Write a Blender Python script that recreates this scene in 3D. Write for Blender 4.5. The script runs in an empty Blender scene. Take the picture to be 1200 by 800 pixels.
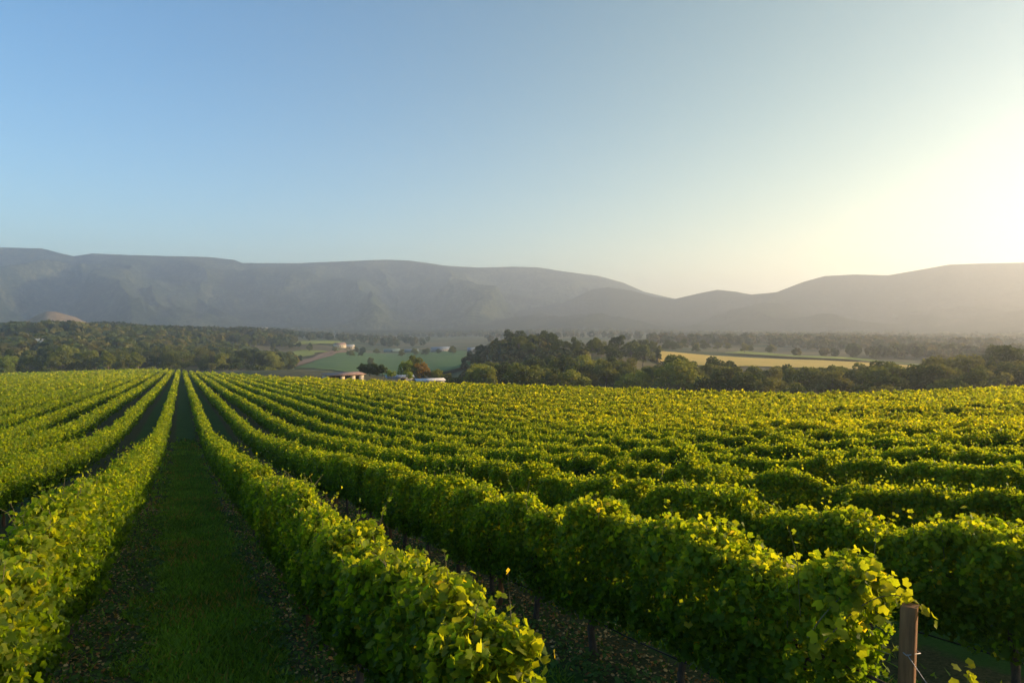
import bpy, math, random
import numpy as np
from mathutils import Vector

R = math.radians
rng = np.random.default_rng(7)
random.seed(7)
C = bpy.context.scene.collection

# ------------------------------------------------------------------ camera, sky, sun, exposure
YAW = 25.9            # degrees clockwise from the row direction (+Y)
EYE = 2.69
cam_data = bpy.data.cameras.new('camera')
cam = bpy.data.objects.new('camera', cam_data)
C.objects.link(cam)
cam.location = (0, 0, EYE)
cam.rotation_euler = (R(90 - 1.575), 0, R(-YAW))
cam_data.sensor_width = 36
cam_data.lens = 24
cam_data.clip_start = 0.05
cam_data.clip_end = 60000
bpy.context.scene.camera = cam

SUN_EL = 12.0
SUN_AZ = YAW + 77.0    # compass-like, clockwise from +Y
w = bpy.data.worlds.new('World')
bpy.context.scene.world = w
w.use_nodes = True
nt = w.node_tree
sky = nt.nodes.new('ShaderNodeTexSky')
sky.sky_type = 'NISHITA'
sky.sun_disc = False
sky.sun_elevation = R(SUN_EL)
sky.sun_rotation = R(SUN_AZ)
sky.air_density = 1.0
sky.dust_density = 0.0
sky.ozone_density = 2.0
sky.altitude = 100
hsv = nt.nodes.new('ShaderNodeHueSaturation')
hsv.inputs['Saturation'].default_value = 1.22
nt.links.new(sky.outputs[0], hsv.inputs['Color'])
# the low sun warms the part of the sky round it
gen = nt.nodes.new('ShaderNodeTexCoord')
dp = nt.nodes.new('ShaderNodeVectorMath'); dp.operation = 'DOT_PRODUCT'
nt.links.new(gen.outputs['Generated'], dp.inputs[0])
dp.inputs[1].default_value = (math.sin(R(SUN_AZ)) * math.cos(R(SUN_EL)), math.cos(R(SUN_AZ)) * math.cos(R(SUN_EL)), math.sin(R(SUN_EL)))
mr = nt.nodes.new('ShaderNodeMapRange'); mr.interpolation_type = 'SMOOTHSTEP'
mr.inputs['From Min'].default_value = -0.25; mr.inputs['From Max'].default_value = 0.75
nt.links.new(dp.outputs['Value'], mr.inputs['Value'])
wm = nt.nodes.new('ShaderNodeMix'); wm.data_type = 'RGBA'; wm.blend_type = 'MULTIPLY'
wm.inputs[7].default_value = (1.14, 0.80, 0.50, 1)
nt.links.new(mr.outputs[0], wm.inputs[0]); nt.links.new(hsv.outputs[0], wm.inputs[6])
nt.links.new(wm.outputs[2], nt.nodes['Background'].inputs[0])
nt.nodes['Background'].inputs[1].default_value = 0.118

sd = bpy.data.lights.new('sun', 'SUN')
sun = bpy.data.objects.new('sun', sd)
C.objects.link(sun)
sd.energy = 5.0
sd.angle = R(0.53)
sd.color = (1.0, 0.70, 0.42)
sdir = Vector((math.sin(R(SUN_AZ)) * math.cos(R(SUN_EL)), math.cos(R(SUN_AZ)) * math.cos(R(SUN_EL)), math.sin(R(SUN_EL))))
sun.rotation_euler = (-sdir).to_track_quat('-Z', 'Y').to_euler()
sun.location = (60, 20, 60)

vs = bpy.context.scene.view_settings
vs.view_transform = 'Standard'
vs.look = 'None'
vs.exposure = 1.18
vs.gamma = 1.0
cy = bpy.context.scene.cycles
cy.max_bounces = 8
cy.diffuse_bounces = 3
cy.glossy_bounces = 2
cy.transmission_bounces = 4
cy.volume_bounces = 2
cy.transparent_max_bounces = 8
HAZE_DENSITY = 2.8e-4
HAZE_ANISO = 0.62

# ------------------------------------------------------------------ small noise library
def _h(ix, iy, seed):
    n = (ix.astype(np.int64) * 374761393 + iy.astype(np.int64) * 668265263 + seed * 974634777) & 0x7fffffff
    n = ((n ^ (n >> 13)) * 1274126177) & 0x7fffffff
    n = (n ^ (n >> 16)) & 0xffff
    return n / 65535.0

def vnoise(x, y, seed=0):
    x = np.asarray(x, float); y = np.asarray(y, float)
    x, y = np.broadcast_arrays(x, y)
    ix = np.floor(x); iy = np.floor(y)
    fx = x - ix; fy = y - iy
    fx = fx * fx * (3 - 2 * fx); fy = fy * fy * (3 - 2 * fy)
    a = _h(ix, iy, seed); b = _h(ix + 1, iy, seed); c = _h(ix, iy + 1, seed); d = _h(ix + 1, iy + 1, seed)
    return (a * (1 - fx) + b * fx) * (1 - fy) + (c * (1 - fx) + d * fx) * fy

def fbm(x, y, seed=0, octv=4):
    s = 0; a = 0.5; t = 0
    for i in range(octv):
        s = s + a * vnoise(x * 2 ** i, y * 2 ** i, seed + i * 17); t += a; a *= 0.5
    return s / t

def sstep(a, b, x):
    t = np.clip((x - a) / (b - a), 0, 1)
    return t * t * (3 - 2 * t)

# ------------------------------------------------------------------ terrain
S = 2.80              # row spacing
X0 = 1.54             # first row right of the lane
Y0 = 3.0             # headland end of the rows
EDGE = [(-400, 432), (-10, 428), (17, 315), (34, 195), (48, 128), (58, 96), (65, 66), (71, 54), (86, 46), (112, 38), (170, 20)]
EX = np.array([p[0] for p in EDGE], float); EY = np.array([p[1] for p in EDGE], float)

def y_end(x):
    return np.interp(x, EX, EY)

def edge_dist(x, y):
    """signed distance to the far edge of the vineyard, positive outside"""
    x = np.asarray(x, float); y = np.asarray(y, float)
    d = np.full(np.broadcast(x, y).shape, 1e9)
    for (ax, ay), (bx, by) in zip(EDGE[:-1], EDGE[1:]):
        vx, vy = bx - ax, by - ay
        t = np.clip(((x - ax) * vx + (y - ay) * vy) / (vx * vx + vy * vy), 0, 1)
        d = np.minimum(d, np.hypot(x - ax - t * vx, y - ay - t * vy))
    return np.where(y > y_end(x), d, -d)

def polar(px, r):
    a = math.atan((px - 600) / 800) + R(YAW)
    return r * math.sin(a), r * math.cos(a)

S1, S2 = 0.134, 0.051
def field_z(x, y):
    x = np.asarray(x, float); y = np.asarray(y, float)
    k = 9.0; yc = 46.0
    sp = k * np.logaddexp(0, (y - yc) / k)
    p = S1 * y - (S1 - S2) * sp
    c = -0.08 * 8.0 * np.tanh(x / 8.0)
    roll = 0.35 * (vnoise(x / 30 + 5, y / 45 + 9, 3) - 0.5) * sstep(12, 40, np.hypot(x, y))
    dip = -0.55 * np.exp(-((x - 36) / 7.0) ** 2) * sstep(50, 20, y) * 1.0
    return -p + c + roll + dip

ANCH = [(-150, 450, -34), (0, 450, -34), (150, 460, -34), (320, 470, -36), (60, 850, -10), (0, 700, -24), (130, 700, -26), (130, 1000, -14), (200, 620, -33), (190, 1100, -20), (280, 1150, -22), (345, 1100, -30),
        (330, 700, -41), (450, 450, -38), (450, 620, -41), (450, 1000, -41), (450, 2000, -41), (450, 3500, -36), (560, 620, -37), (620, 450, -14.5), (690, 430, -20),
        (390, 262, -27), (430, 245, -27), (470, 240, -28), (510, 240, -28), (430, 330, -36), (490, 330, -37), (560, 240, -27), (560, 320, -30), (650, 250, -26), (850, 250, -25), (1000, 250, -24), (1200, 240, -20), (780, 440, -29), (850, 700, -28),
        (740, 560, -25), (880, 800, -31), (1080, 430, -26), (1080, 560, -29), (1150, 1500, -35), (900, 2000, -36), (1150, 3000, -30), (100, 2000, -30), (300, 3000, -28),
        (100, 4500, -15), (500, 4500, -15), (900, 4500, -15), (1300, 4500, -15), (1500, 300, -24), (1500, 1500, -34), (-400, 450, -34), (-400, 2000, -30)]
AP = np.array([((math.degrees(math.atan((p - 600) / 800)) + YAW) / 9.0, math.log(r) * 2.2, z) for p, r, z in ANCH])

def valley_z(x, y):
    r = np.hypot(x, y) + 1e-6
    a = np.degrees(np.arctan2(x, y)) / 9.0
    lr = np.log(np.maximum(r, 60)) * 2.2
    num = 0; den = 0
    for u, v, z in AP:
        d2 = (a - u) ** 2 + (lr - v) ** 2 + 0.03
        wgt = 1 / d2 ** 1.8
        num = num + wgt * z; den = den + wgt
    return num / den + EYE + 1.2 * (fbm(x / 90, y / 90, 11, 3) - 0.5)

def ground_z(x, y):
    x = np.asarray(x, float); y = np.asarray(y, float)
    d = edge_dist(x, y)
    t = sstep(0, 88, d)
    t = np.maximum(t, 0)
    f = field_z(x, np.minimum(y, y_end(x) + 40)) 
    f = f - 0.05 * np.clip(d, 0, 60)
    return f * (1 - t) + valley_z(x, y) * t

def gz(x, y):
    return float(ground_z(np.array([x]), np.array([y]))[0])

def pix_ground(px, py, r0=60.0):
    """world point on the terrain seen in a given direction"""
    rs = np.geomspace(r0, 6000, 1500)
    a = math.atan((px - 600) / 800); slope = math.cos(a) * (378 - py) / 800
    x = rs * math.sin(a + R(YAW)); y = rs * math.cos(a + R(YAW))
    below = ground_z(x, y) >= EYE + slope * rs
    i = int(np.argmax(below)) if below.any() else len(rs) - 1
    return float(x[i]), float(y[i])

# ------------------------------------------------------------------ mesh builder
class MB:
    def __init__(self):
        self.v = []; self.l = []; self.c = []; self.m = []; self.t = []; self.n = 0
    def add(self, V, F, tint=None, mat=0):
        """V (n,3), F (m,k) indices; tint (n,3)"""
        V = np.asarray(V, float); F = np.asarray(F, int)
        self.v.append(V); self.l.append((F + self.n).ravel()); self.c.append(np.full(len(F), F.shape[1])); self.m.append(np.full(len(F), mat))
        self.t.append(np.full((len(V), 3), 0.5) if tint is None else np.asarray(tint, float))
        self.n += len(V)
    def box(self, x0, x1, y0, y1, z0, z1, mat=0):
        V = [(x, y, z) for z in (z0, z1) for x, y in ((x0, y0), (x1, y0), (x1, y1), (x0, y1))]
        self.add(V, [(3, 2, 1, 0), (4, 5, 6, 7), (0, 1, 5, 4), (1, 2, 6, 5), (2, 3, 7, 6), (3, 0, 4, 7)], mat=mat)
    def tube(self, pts, rad, n=6, mat=0, tint=None):
        pts = np.asarray(pts, float); rad = np.broadcast_to(rad, (len(pts),))
        V = []
        for i, p in enumerate(pts):
            d = pts[min(i + 1, len(pts) - 1)] - pts[max(i - 1, 0)]
            d = d / (np.linalg.norm(d) + 1e-9)
            up = np.array([0, 0, 1.0]) if abs(d[2]) < 0.9 else np.array([1.0, 0, 0])
            u = np.cross(d, up); u /= np.linalg.norm(u); q = np.cross(d, u)
            for k in range(n):
                a = 2 * math.pi * k / n
                V.append(p + rad[i] * (math.cos(a) * u + math.sin(a) * q))
        F = [(i * n + k, i * n + (k + 1) % n, (i + 1) * n + (k + 1) % n, (i + 1) * n + k) for i in range(len(pts) - 1) for k in range(n)]
        self.add(V, F, mat=mat)
        m = len(pts) * n
        self.add([V[k] for k in range(n)], [tuple(range(n))], mat=mat)
        self.add([V[m - n + k] for k in range(n)], [tuple(range(n))], mat=mat)
    def build(self, name, mats, parent=None, smooth=False, tint=False):
        me = bpy.data.meshes.new(name)
        V = np.concatenate(self.v); L = np.concatenate(self.l); cnt = np.concatenate(self.c); M = np.concatenate(self.m)
        me.vertices.add(len(V)); me.vertices.foreach_set('co', V.astype(np.float32).ravel())
        me.loops.add(len(L)); me.loops.foreach_set('vertex_index', L.astype(np.int32))
        me.polygons.add(len(cnt))
        st = np.concatenate([[0], np.cumsum(cnt)[:-1]])
        me.polygons.foreach_set('loop_start', st.astype(np.int32))
        me.polygons.foreach_set('material_index', M.astype(np.int32))
        if smooth:
            me.polygons.foreach_set('use_smooth', np.ones(len(cnt), bool))
        if tint:
            T = np.concatenate(self.t)
            a = me.color_attributes.new('tint', 'FLOAT_COLOR', 'POINT')
            a.data.foreach_set('color', np.concatenate([T, np.ones((len(T), 1))], 1).astype(np.float32).ravel())
        me.update(calc_edges=True)
        for mm in (mats if isinstance(mats, (list, tuple)) else [mats]):
            me.materials.append(mm)
        o = bpy.data.objects.new(name, me)
        C.objects.link(o)
        if parent is not None:
            o.parent = parent
        return o

def tag(o, label=None, cat=None, group=None, kind=None):
    if label: o['label'] = label
    if cat: o['category'] = cat
    if group: o['group'] = group
    if kind: o['kind'] = kind
    return o

def empty(name, loc=(0, 0, 0), rz=0):
    o = bpy.data.objects.new(name, None); C.objects.link(o)
    o.location = loc; o.rotation_euler = (0, 0, rz); o.empty_display_size = 0.3
    return o

def copy_tree(o, parent=None):
    c = o.copy(); C.objects.link(c); c.parent = parent
    for ch in [k for k in bpy.data.objects if k.parent == o]:
        copy_tree(ch, c)
    return c

# ------------------------------------------------------------------ materials
def mat_new(name):
    m = bpy.data.materials.new(name); m.use_nodes = True
    t = m.node_tree; b = t.nodes['Principled BSDF']
    return m, t, b

def noise_node(t, scale, detail=4, rough=0.55, coord=None):
    n = t.nodes.new('ShaderNodeTexNoise'); n.inputs['Scale'].default_value = scale
    n.inputs['Detail'].default_value = detail; n.inputs['Roughness'].default_value = rough
    if coord is not None: t.links.new(coord, n.inputs['Vector'])
    return n.outputs['Fac']

def ramp(t, fac, stops):
    n = t.nodes.new('ShaderNodeValToRGB')
    e = n.color_ramp.elements
    while len(e) < len(stops): e.new(0.5)
    for k, (p, c) in enumerate(stops):
        e[k].position = p; e[k].color = (*c, 1)
    t.links.new(fac, n.inputs[0])
    return n.outputs[0]

def mixc(t, fac, a, b, mode='MIX'):
    n = t.nodes.new('ShaderNodeMix'); n.data_type = 'RGBA'; n.blend_type = mode
    for s, i in ((fac, 0), (a, 6), (b, 7)):
        if hasattr(s, 'links') or hasattr(s, 'is_linked'): t.links.new(s, n.inputs[i])
        elif isinstance(s, tuple): n.inputs[i].default_value = (*s, 1)
        else: n.inputs[i].default_value = s
    return n.outputs[2]

def mathn(t, op, a, b=None, clamp=False):
    n = t.nodes.new('ShaderNodeMath'); n.operation = op; n.use_clamp = clamp
    for i, s in enumerate((a, b)):
        if s is None: continue
        if hasattr(s, 'is_linked'): t.links.new(s, n.inputs[i])
        else: n.inputs[i].default_value = s
    return n.outputs[0]

def pos(t):
    return t.nodes.new('ShaderNodeNewGeometry').outputs['Position']

def bump(t, b, h, strength=0.3, dist=0.05):
    n = t.nodes.new('ShaderNodeBump'); n.inputs['Strength'].default_value = strength; n.inputs['Distance'].default_value = dist
    t.links.new(h, n.inputs['Height']); t.links.new(n.outputs[0], b.inputs['Normal'])

def leaf_material(name, gain=(1.22, 1.14, 0.75), trans=0.6, rough=0.5, spec=0.14, tgain=(3.3, 2.8, 0.5)):
    """thin leaf that reflects and lets light through; its colour comes from the leaf's own tint"""
    m, t, b = mat_new(name)
    at = t.nodes.new('ShaderNodeAttribute'); at.attribute_name = 'tint'
    col = mixc(t, 1.0, at.outputs['Color'], tuple(gain), 'MULTIPLY')
    t.links.new(col, b.inputs['Base Color'])
    b.inputs['Roughness'].default_value = rough
    b.inputs['Specular IOR Level'].default_value = spec
    tr = t.nodes.new('ShaderNodeBsdfTranslucent')
    t.links.new(mixc(t, 1.0, col, tgain, 'MULTIPLY'), tr.inputs['Color'])
    mx = t.nodes.new('ShaderNodeMixShader'); mx.inputs[0].default_value = trans
    t.links.new(b.outputs[0], mx.inputs[1]); t.links.new(tr.outputs[0], mx.inputs[2])
    t.links.new(mx.outputs[0], t.nodes['Material Output'].inputs['Surface'])
    return m

M = {}
M['vine_leaf'] = leaf_material('vine_leaf')
M['tree_leaf'] = leaf_material('tree_leaf', gain=(1.2, 1.32, 1.1), trans=0.38, rough=0.7, spec=0.08, tgain=(1.9, 1.6, 0.7))

def simple(name, c1, c2, scale=3.0, rough=0.8, bmp=0.3, bdist=0.02, metal=0.0, stretch=None):
    m, t, b = mat_new(name)
    co = t.nodes.new('ShaderNodeTexCoord').outputs['Object']
    if stretch:
        mp = t.nodes.new('ShaderNodeMapping'); mp.inputs['Scale'].default_value = stretch
        t.links.new(co, mp.inputs[0]); co = mp.outputs[0]
    f = noise_node(t, scale, 6, 0.65, co)
    t.links.new(ramp(t, f, [(0.3, c1), (0.7, c2)]), b.inputs['Base Color'])
    b.inputs['Roughness'].default_value = rough; b.inputs['Metallic'].default_value = metal
    bump(t, b, f, bmp, bdist)
    return m

M['bark'] = simple('vine_bark', (0.045, 0.03, 0.02), (0.13, 0.095, 0.065), 30, 0.9, 0.9, 0.02, stretch=(1, 1, 0.25))
M['tree_bark'] = simple('tree_bark', (0.10, 0.08, 0.06), (0.22, 0.18, 0.14), 3, 0.9, 0.5, 0.05, stretch=(1, 1, 0.3))
M['post_wood'] = simple('post_wood', (0.12, 0.052, 0.016), (0.33, 0.16, 0.06), 22, 0.85, 0.8, 0.01, stretch=(1, 1, 0.06))
M['steel'] = simple('galvanised_wire', (0.25, 0.25, 0.25), (0.4, 0.4, 0.4), 40, 0.5, 0.1, metal=0.7)
M['hose'] = simple('drip_hose', (0.015, 0.015, 0.015), (0.03, 0.03, 0.03), 20, 0.5)
M['shoot'] = simple('shoot_stem', (0.10, 0.08, 0.03), (0.16, 0.15, 0.05), 30, 0.6)
M['cream_wall'] = simple('cream_wall', (0.52, 0.45, 0.30), (0.66, 0.58, 0.42), 2, 0.85, 0.2)
M['brick_wall'] = simple('brick_wall', (0.38, 0.17, 0.09), (0.50, 0.27, 0.15), 4, 0.9, 0.3)
M['rust_roof'] = simple('rust_roof', (0.20, 0.12, 0.09), (0.34, 0.22, 0.17), 1.5, 0.7, 0.2)
M['white_roof'] = simple('white_roof', (0.50, 0.50, 0.50), (0.68, 0.67, 0.64), 1.0, 0.5, 0.1)
M['blue_roof'] = simple('blue_roof', (0.15, 0.19, 0.25), (0.22, 0.26, 0.32), 1.0, 0.5, 0.1)
M['grey_wall'] = simple('grey_wall', (0.20, 0.20, 0.19), (0.30, 0.29, 0.28), 2.0, 0.8, 0.1)
M['dark_opening'] = simple('dark_opening', (0.012, 0.011, 0.010), (0.03, 0.026, 0.022), 2.0, 0.6, 0.1)  # near-black colour standing for the shade inside openings
M['glass'] = simple('window_glass', (0.03, 0.035, 0.04), (0.06, 0.065, 0.07), 1.0, 0.12, 0.0)
M['net'] = simple('crop_netting', (0.10, 0.17, 0.16), (0.16, 0.23, 0.21), 0.6, 0.8, 0.1)

# ------------------------------------------------------------------ ground
def ground_material():
    m, t, b = mat_new('ground')
    P = pos(t)
    sx = t.nodes.new('ShaderNodeSeparateXYZ'); t.links.new(P, sx.inputs[0])
    at = t.nodes.new('ShaderNodeAttribute'); at.attribute_name = 'tint'
    vine = t.nodes.new('ShaderNodeSeparateColor'); t.links.new(at.outputs['Color'], vine.inputs[0])
    # grass of the lanes
    n1 = noise_node(t, 1.3, 5, 0.6, P); n2 = noise_node(t, 22, 4, 0.7, P); n3 = noise_node(t, 0.25, 3, 0.5, P)
    grass = ramp(t, mathn(t, 'ADD', mathn(t, 'MULTIPLY', n1, 0.5), mathn(t, 'MULTIPLY', n2, 0.5)), [(0.3, (0.030, 0.070, 0.010)), (0.5, (0.047, 0.104, 0.015)), (0.72, (0.080, 0.13, 0.027))])
    dry = ramp(t, n2, [(0.35, (0.035, 0.026, 0.014)), (0.55, (0.09, 0.062, 0.034)), (0.75, (0.17, 0.115, 0.065))])
    # distance from the nearest vine row
    xx = mathn(t, 'ADD', sx.outputs[0], -X0 + S * 400 - 0.14)
    fr = mathn(t, 'FRACT', mathn(t, 'DIVIDE', xx, S))
    dd = mathn(t, 'MULTIPLY', mathn(t, 'ABSOLUTE', mathn(t, 'ADD', mathn(t, 'ABSOLUTE', mathn(t, 'ADD', fr, -0.5)), -0.5)), S)
    wob = mathn(t, 'MULTIPLY', mathn(t, 'ADD', noise_node(t, 2.5, 5, 0.7, P), -0.5), 0.9)
    strip = mathn(t, 'SUBTRACT', 1.0, mathn(t, 'MULTIPLY', mathn(t, 'ADD', mathn(t, 'ADD', dd, wob), -0.50), 4.0, True), True)
    strip = mathn(t, 'MULTIPLY', strip, 0.68, True)
    lane = mixc(t, strip, grass, dry)
    # pasture of the valley
    v1 = noise_node(t, 0.006, 4, 0.6, P); v2 = noise_node(t, 0.05, 4, 0.6, P)
    past = ramp(t, v1, [(0.32, (0.050, 0.065, 0.025)), (0.45, (0.075, 0.10, 0.035)), (0.53, (0.19, 0.155, 0.07)), (0.64, (0.11, 0.095, 0.05))])
    past = mixc(t, mathn(t, 'MULTIPLY', v2, 0.5), past, (0.035, 0.05, 0.022))
    col = mixc(t, vine.outputs[0], past, lane)
    t.links.new(col, b.inputs['Base Color'])
    b.inputs['Roughness'].default_value = 0.95; b.inputs['Specular IOR Level'].default_value = 0.1
    bump(t, b, n2, 0.6, 0.05)
    return m

def build_ground():
    az = np.concatenate([np.linspace(-180, -40, 36)[:-1], np.linspace(-40, 95, 300), np.linspace(95, 180, 22)[1:-1]])
    rr = np.concatenate([[0.01], np.geomspace(0.8, 6500, 330)])
    A, RR = np.meshgrid(np.radians(az), rr)
    x = RR * np.sin(A); y = RR * np.cos(A)
    z = ground_z(x, y)
    d = edge_dist(x, y)
    near = sstep(30, 14, np.hypot(x, y))
    z = z + near * 0.05 * (fbm(x * 1.7, y * 1.7, 5, 3) - 0.5)
    na, nr = len(az), len(rr)
    V = np.stack([x, y, z], -1).reshape(-1, 3)
    i = np.arange(nr - 1)[:, None] * na; j = np.arange(na)[None]; j2 = (j + 1) % na
    F = np.stack([i + j, i + j2, i + na + j2, i + na + j], -1).reshape(-1, 4)
    vine = sstep(3, -1, d) 
    T = np.stack([vine, vine, vine], -1).reshape(-1, 3)
    mb = MB(); mb.add(V, F[:, ::-1], T)
    o = mb.build('ground', ground_material(), smooth=True, tint=True)
    tag(o, kind='structure')
build_ground()

# ------------------------------------------------------------------ mountains and hills
def hill_material(name, dark, mid, lit, sc=0.0065):
    m, t, b = mat_new(name)
    P = pos(t)
    f1 = noise_node(t, sc, 6, 0.65, P); f2 = noise_node(t, sc * 9, 5, 0.7, P)
    f = mathn(t, 'ADD', mathn(t, 'MULTIPLY', f1, 0.4), mathn(t, 'MULTIPLY', f2, 0.6))
    t.links.new(ramp(t, f, [(0.40, dark), (0.5, mid), (0.64, lit)]), b.inputs['Base Color'])
    b.inputs['Roughness'].default_value = 1.0; b.inputs['Specular IOR Level'].default_value = 0.0
    bump(t, b, noise_node(t, sc * 5, 8, 0.75, P), 1.0, 30.0)
    return m

def interp_px(az, prof):
    px = 600 + 800 * np.tan(np.clip(az - R(YAW), -1.4, 1.4))
    return px, np.interp(px, [p[0] for p in prof], [p[1] for p in prof])

def mountain(name, prof, D, foot, az0, az1, na, nr, mat, seed, spur=0.55, sfreq=1.0, back=1400, base=-20.0, dvar=0.0, power=1.15):
    az = np.linspace(R(az0), R(az1), na); t = np.linspace(0, 1.35, nr)
    A, T = np.meshgrid(az, t)
    Dl = D * (1 + dvar * (fbm(A * 4, A * 0, seed + 50, 2) - 0.5))
    RR = foot + (Dl - foot) * np.minimum(T, 1) + back * np.maximum(T - 1, 0) / 0.35
    px, py = interp_px(A, prof)
    ca = np.cos(np.clip(A - R(YAW), -1.2, 1.2))
    H = EYE + Dl * ca * (378 - py) / 800 - base
    H = np.maximum(H, 4.0)
    x = RR * np.sin(A); y = RR * np.cos(A)
    # spurs that run down from the ridge and gullies between them
    w1 = fbm(x / 900, y / 900, seed + 3, 4) - 0.5; w2 = fbm(x / 900 + 9, y / 900 - 4, seed + 4, 4) - 0.5
    def ridged(X, Y, sd, n=4):
        o_ = 0; a_ = 1; s_ = 0; pw = 1
        for q_ in range(n):
            v_ = (1 - np.abs(2 * vnoise(X * 2 ** q_, Y * 2 ** q_, sd + q_) - 1)) ** 1.5
            o_ = o_ + a_ * v_ * pw; s_ += a_; pw = 0.4 + 0.6 * v_; a_ *= 0.52
        return o_ / s_
    U = A * D / 640 * sfreq + 1.1 * w1; W = RR / 1450 + 1.1 * w2
    g = ridged(U, W, seed, 5)
    g = np.clip((g - 0.22) / 0.5, 0, 1)
    tt = np.clip(T, 0, 1)
    hi = tt ** 0.72; lo = tt ** (1.2 + 1.3 * spur)
    h = H * (g * hi + (1 - g) * lo)
    h = h + H * 0.05 * (fbm(x / 115, y / 115, seed + 5, 5) - 0.5) * np.clip(tt * 4, 0, 1) * np.clip((1 - tt) * 6, 0.22, 1)
    h = h * (tt < 1) + H * (tt >= 1) * np.maximum(1 - (T - 1) / 0.35 * 0.8, 0)
    z = base + h - 25 * (T < 0.02)
    V = np.stack([x, y, z], -1).reshape(-1, 3)
    i = np.arange(nr - 1)[:, None] * na; j = np.arange(na - 1)[None]
    F = np.stack([i + j, i + na + j, i + na + j + 1, i + j + 1], -1).reshape(-1, 4)
    mb = MB(); mb.add(V, F[:, ::-1])
    o = mb.build(name, mat, smooth=True)
    tag(o, kind='structure')
    return o

PROF_A = [(-600, 330), (-300, 310), (-100, 293), (0, 290), (50, 290.5), (75, 297), (88, 300), (110, 296.5), (150, 299), (200, 300), (245, 301), (275, 304), (285, 308), (350, 308), (400, 306),
          (450, 304), (480, 305), (520, 311), (560, 313.5), (600, 312), (630, 313), (660, 318), (700, 323), (730, 331), (755, 342), (800, 352), (880, 362), (1000, 366), (1300, 366), (2000, 366)]
PROF_B = [(430, 388), (480, 387), (520, 381), (560, 373), (620, 361), (660, 355), (680, 345), (695, 338), (712, 336), (740, 340), (765, 347), (790, 350), (820, 343), (840, 339), (860, 341), (880, 345),
          (910, 342), (940, 330), (965, 323), (1000, 321), (1040, 322), (1080, 315), (1110, 309.5), (1150, 308), (1200, 307), (1300, 303), (1500, 300), (1900, 320)]
PROF_C = [(860, 392), (920, 389), (980, 388), (1020, 388), (1060, 383), (1110, 375), (1150, 368), (1200, 362), (1300, 352), (1500, 350), (1900, 360)]
PROF_D = [(0, 379), (28, 378), (40, 371), (48, 367), (56, 364.5), (66, 365), (76, 368), (88, 371), (98, 376), (110, 379), (140, 380)]
mD = hill_material('dry_hillside', (0.26, 0.19, 0.10), (0.36, 0.27, 0.15), (0.44, 0.34, 0.20))
mA = hill_material('forested_range', (0.008, 0.022, 0.014), (0.045, 0.070, 0.038), (0.20, 0.20, 0.11))  # patchy dark and bright tones also stand for shaded and sunlit slopes
mB = hill_material('forested_hills', (0.02, 0.03, 0.015), (0.035, 0.045, 0.02), (0.07, 0.07, 0.035))
mountain('mountains', PROF_A, 4300, 2500, -38, 75, 900, 150, mA, 21, spur=0.95, dvar=0.08, power=1.0)
mountain('dry_hill', PROF_D, 1900, 1650, -11, -4, 60, 20, mD, 71, spur=0.2, base=-30, back=200)
mountain('hills', PROF_B, 3300, 2150, 12, 92, 600, 110, mB, 41, spur=0.7, sfreq=0.8, base=-24, dvar=0.06)
mountain('hills', PROF_C, 2400, 1700, 40, 90, 300, 60, mB, 61, spur=0.35, sfreq=0.8, base=-34, back=700)

# ------------------------------------------------------------------ valley fields, track
def field_mat(name, c1, c2, sc=0.02, stripe=None):
    m, t, b = mat_new(name)
    P = pos(t)
    f = noise_node(t, sc, 5, 0.6, P); f2 = noise_node(t, sc * 15, 3, 0.6, P)
    ff = mathn(t, 'ADD', mathn(t, 'MULTIPLY', f, 0.6), mathn(t, 'MULTIPLY', f2, 0.4))
    col = ramp(t, ff, [(0.35, c1), (0.65, c2)])
    t.links.new(col, b.inputs['Base Color'])
    b.inputs['Roughness'].default_value = 1.0; b.inputs['Specular IOR Level'].default_value = 0.05
    return m

def field_patch(corners, mat, nx=16, ny=6, lift=0.3, name='field'):
    """corner points given as directions, draped over the terrain they meet"""
    W = [pix_ground(*c) for c in corners]
    mb = MB(); V = []
    for j in range(ny + 1):
        for i in range(nx + 1):
            u, v = i / nx, j / ny
            wob = 1 + 0.0
            x = (1 - u) * (1 - v) * W[0][0] + u * (1 - v) * W[1][0] + u * v * W[2][0] + (1 - u) * v * W[3][0]
            y = (1 - u) * (1 - v) * W[0][1] + u * (1 - v) * W[1][1] + u * v * W[2][1] + (1 - u) * v * W[3][1]
            V.append((x, y))
    V = np.array(V)
    V += 5.0 * np.stack([vnoise(V[:, 0] / 9, V[:, 1] / 9, 3) - .5, vnoise(V[:, 0] / 9, V[:, 1] / 9, 4) - .5], 1) * 2
    e = 6.0
    zz = ground_z(V[:, 0], V[:, 1])
    zz = np.maximum.reduce([zz] + [ground_z(V[:, 0] + a, V[:, 1] + b) for a, b in ((e, 0), (-e, 0), (0, e), (0, -e))]) + lift
    F = [(j * (nx + 1) + i, j * (nx + 1) + i + 1, (j + 1) * (nx + 1) + i + 1, (j + 1) * (nx + 1) + i) for j in range(ny) for i in range(nx)]
    mb.add(np.column_stack([V, zz]), F)
    return tag(mb.build(name, mat, smooth=True), kind='structure')

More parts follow.
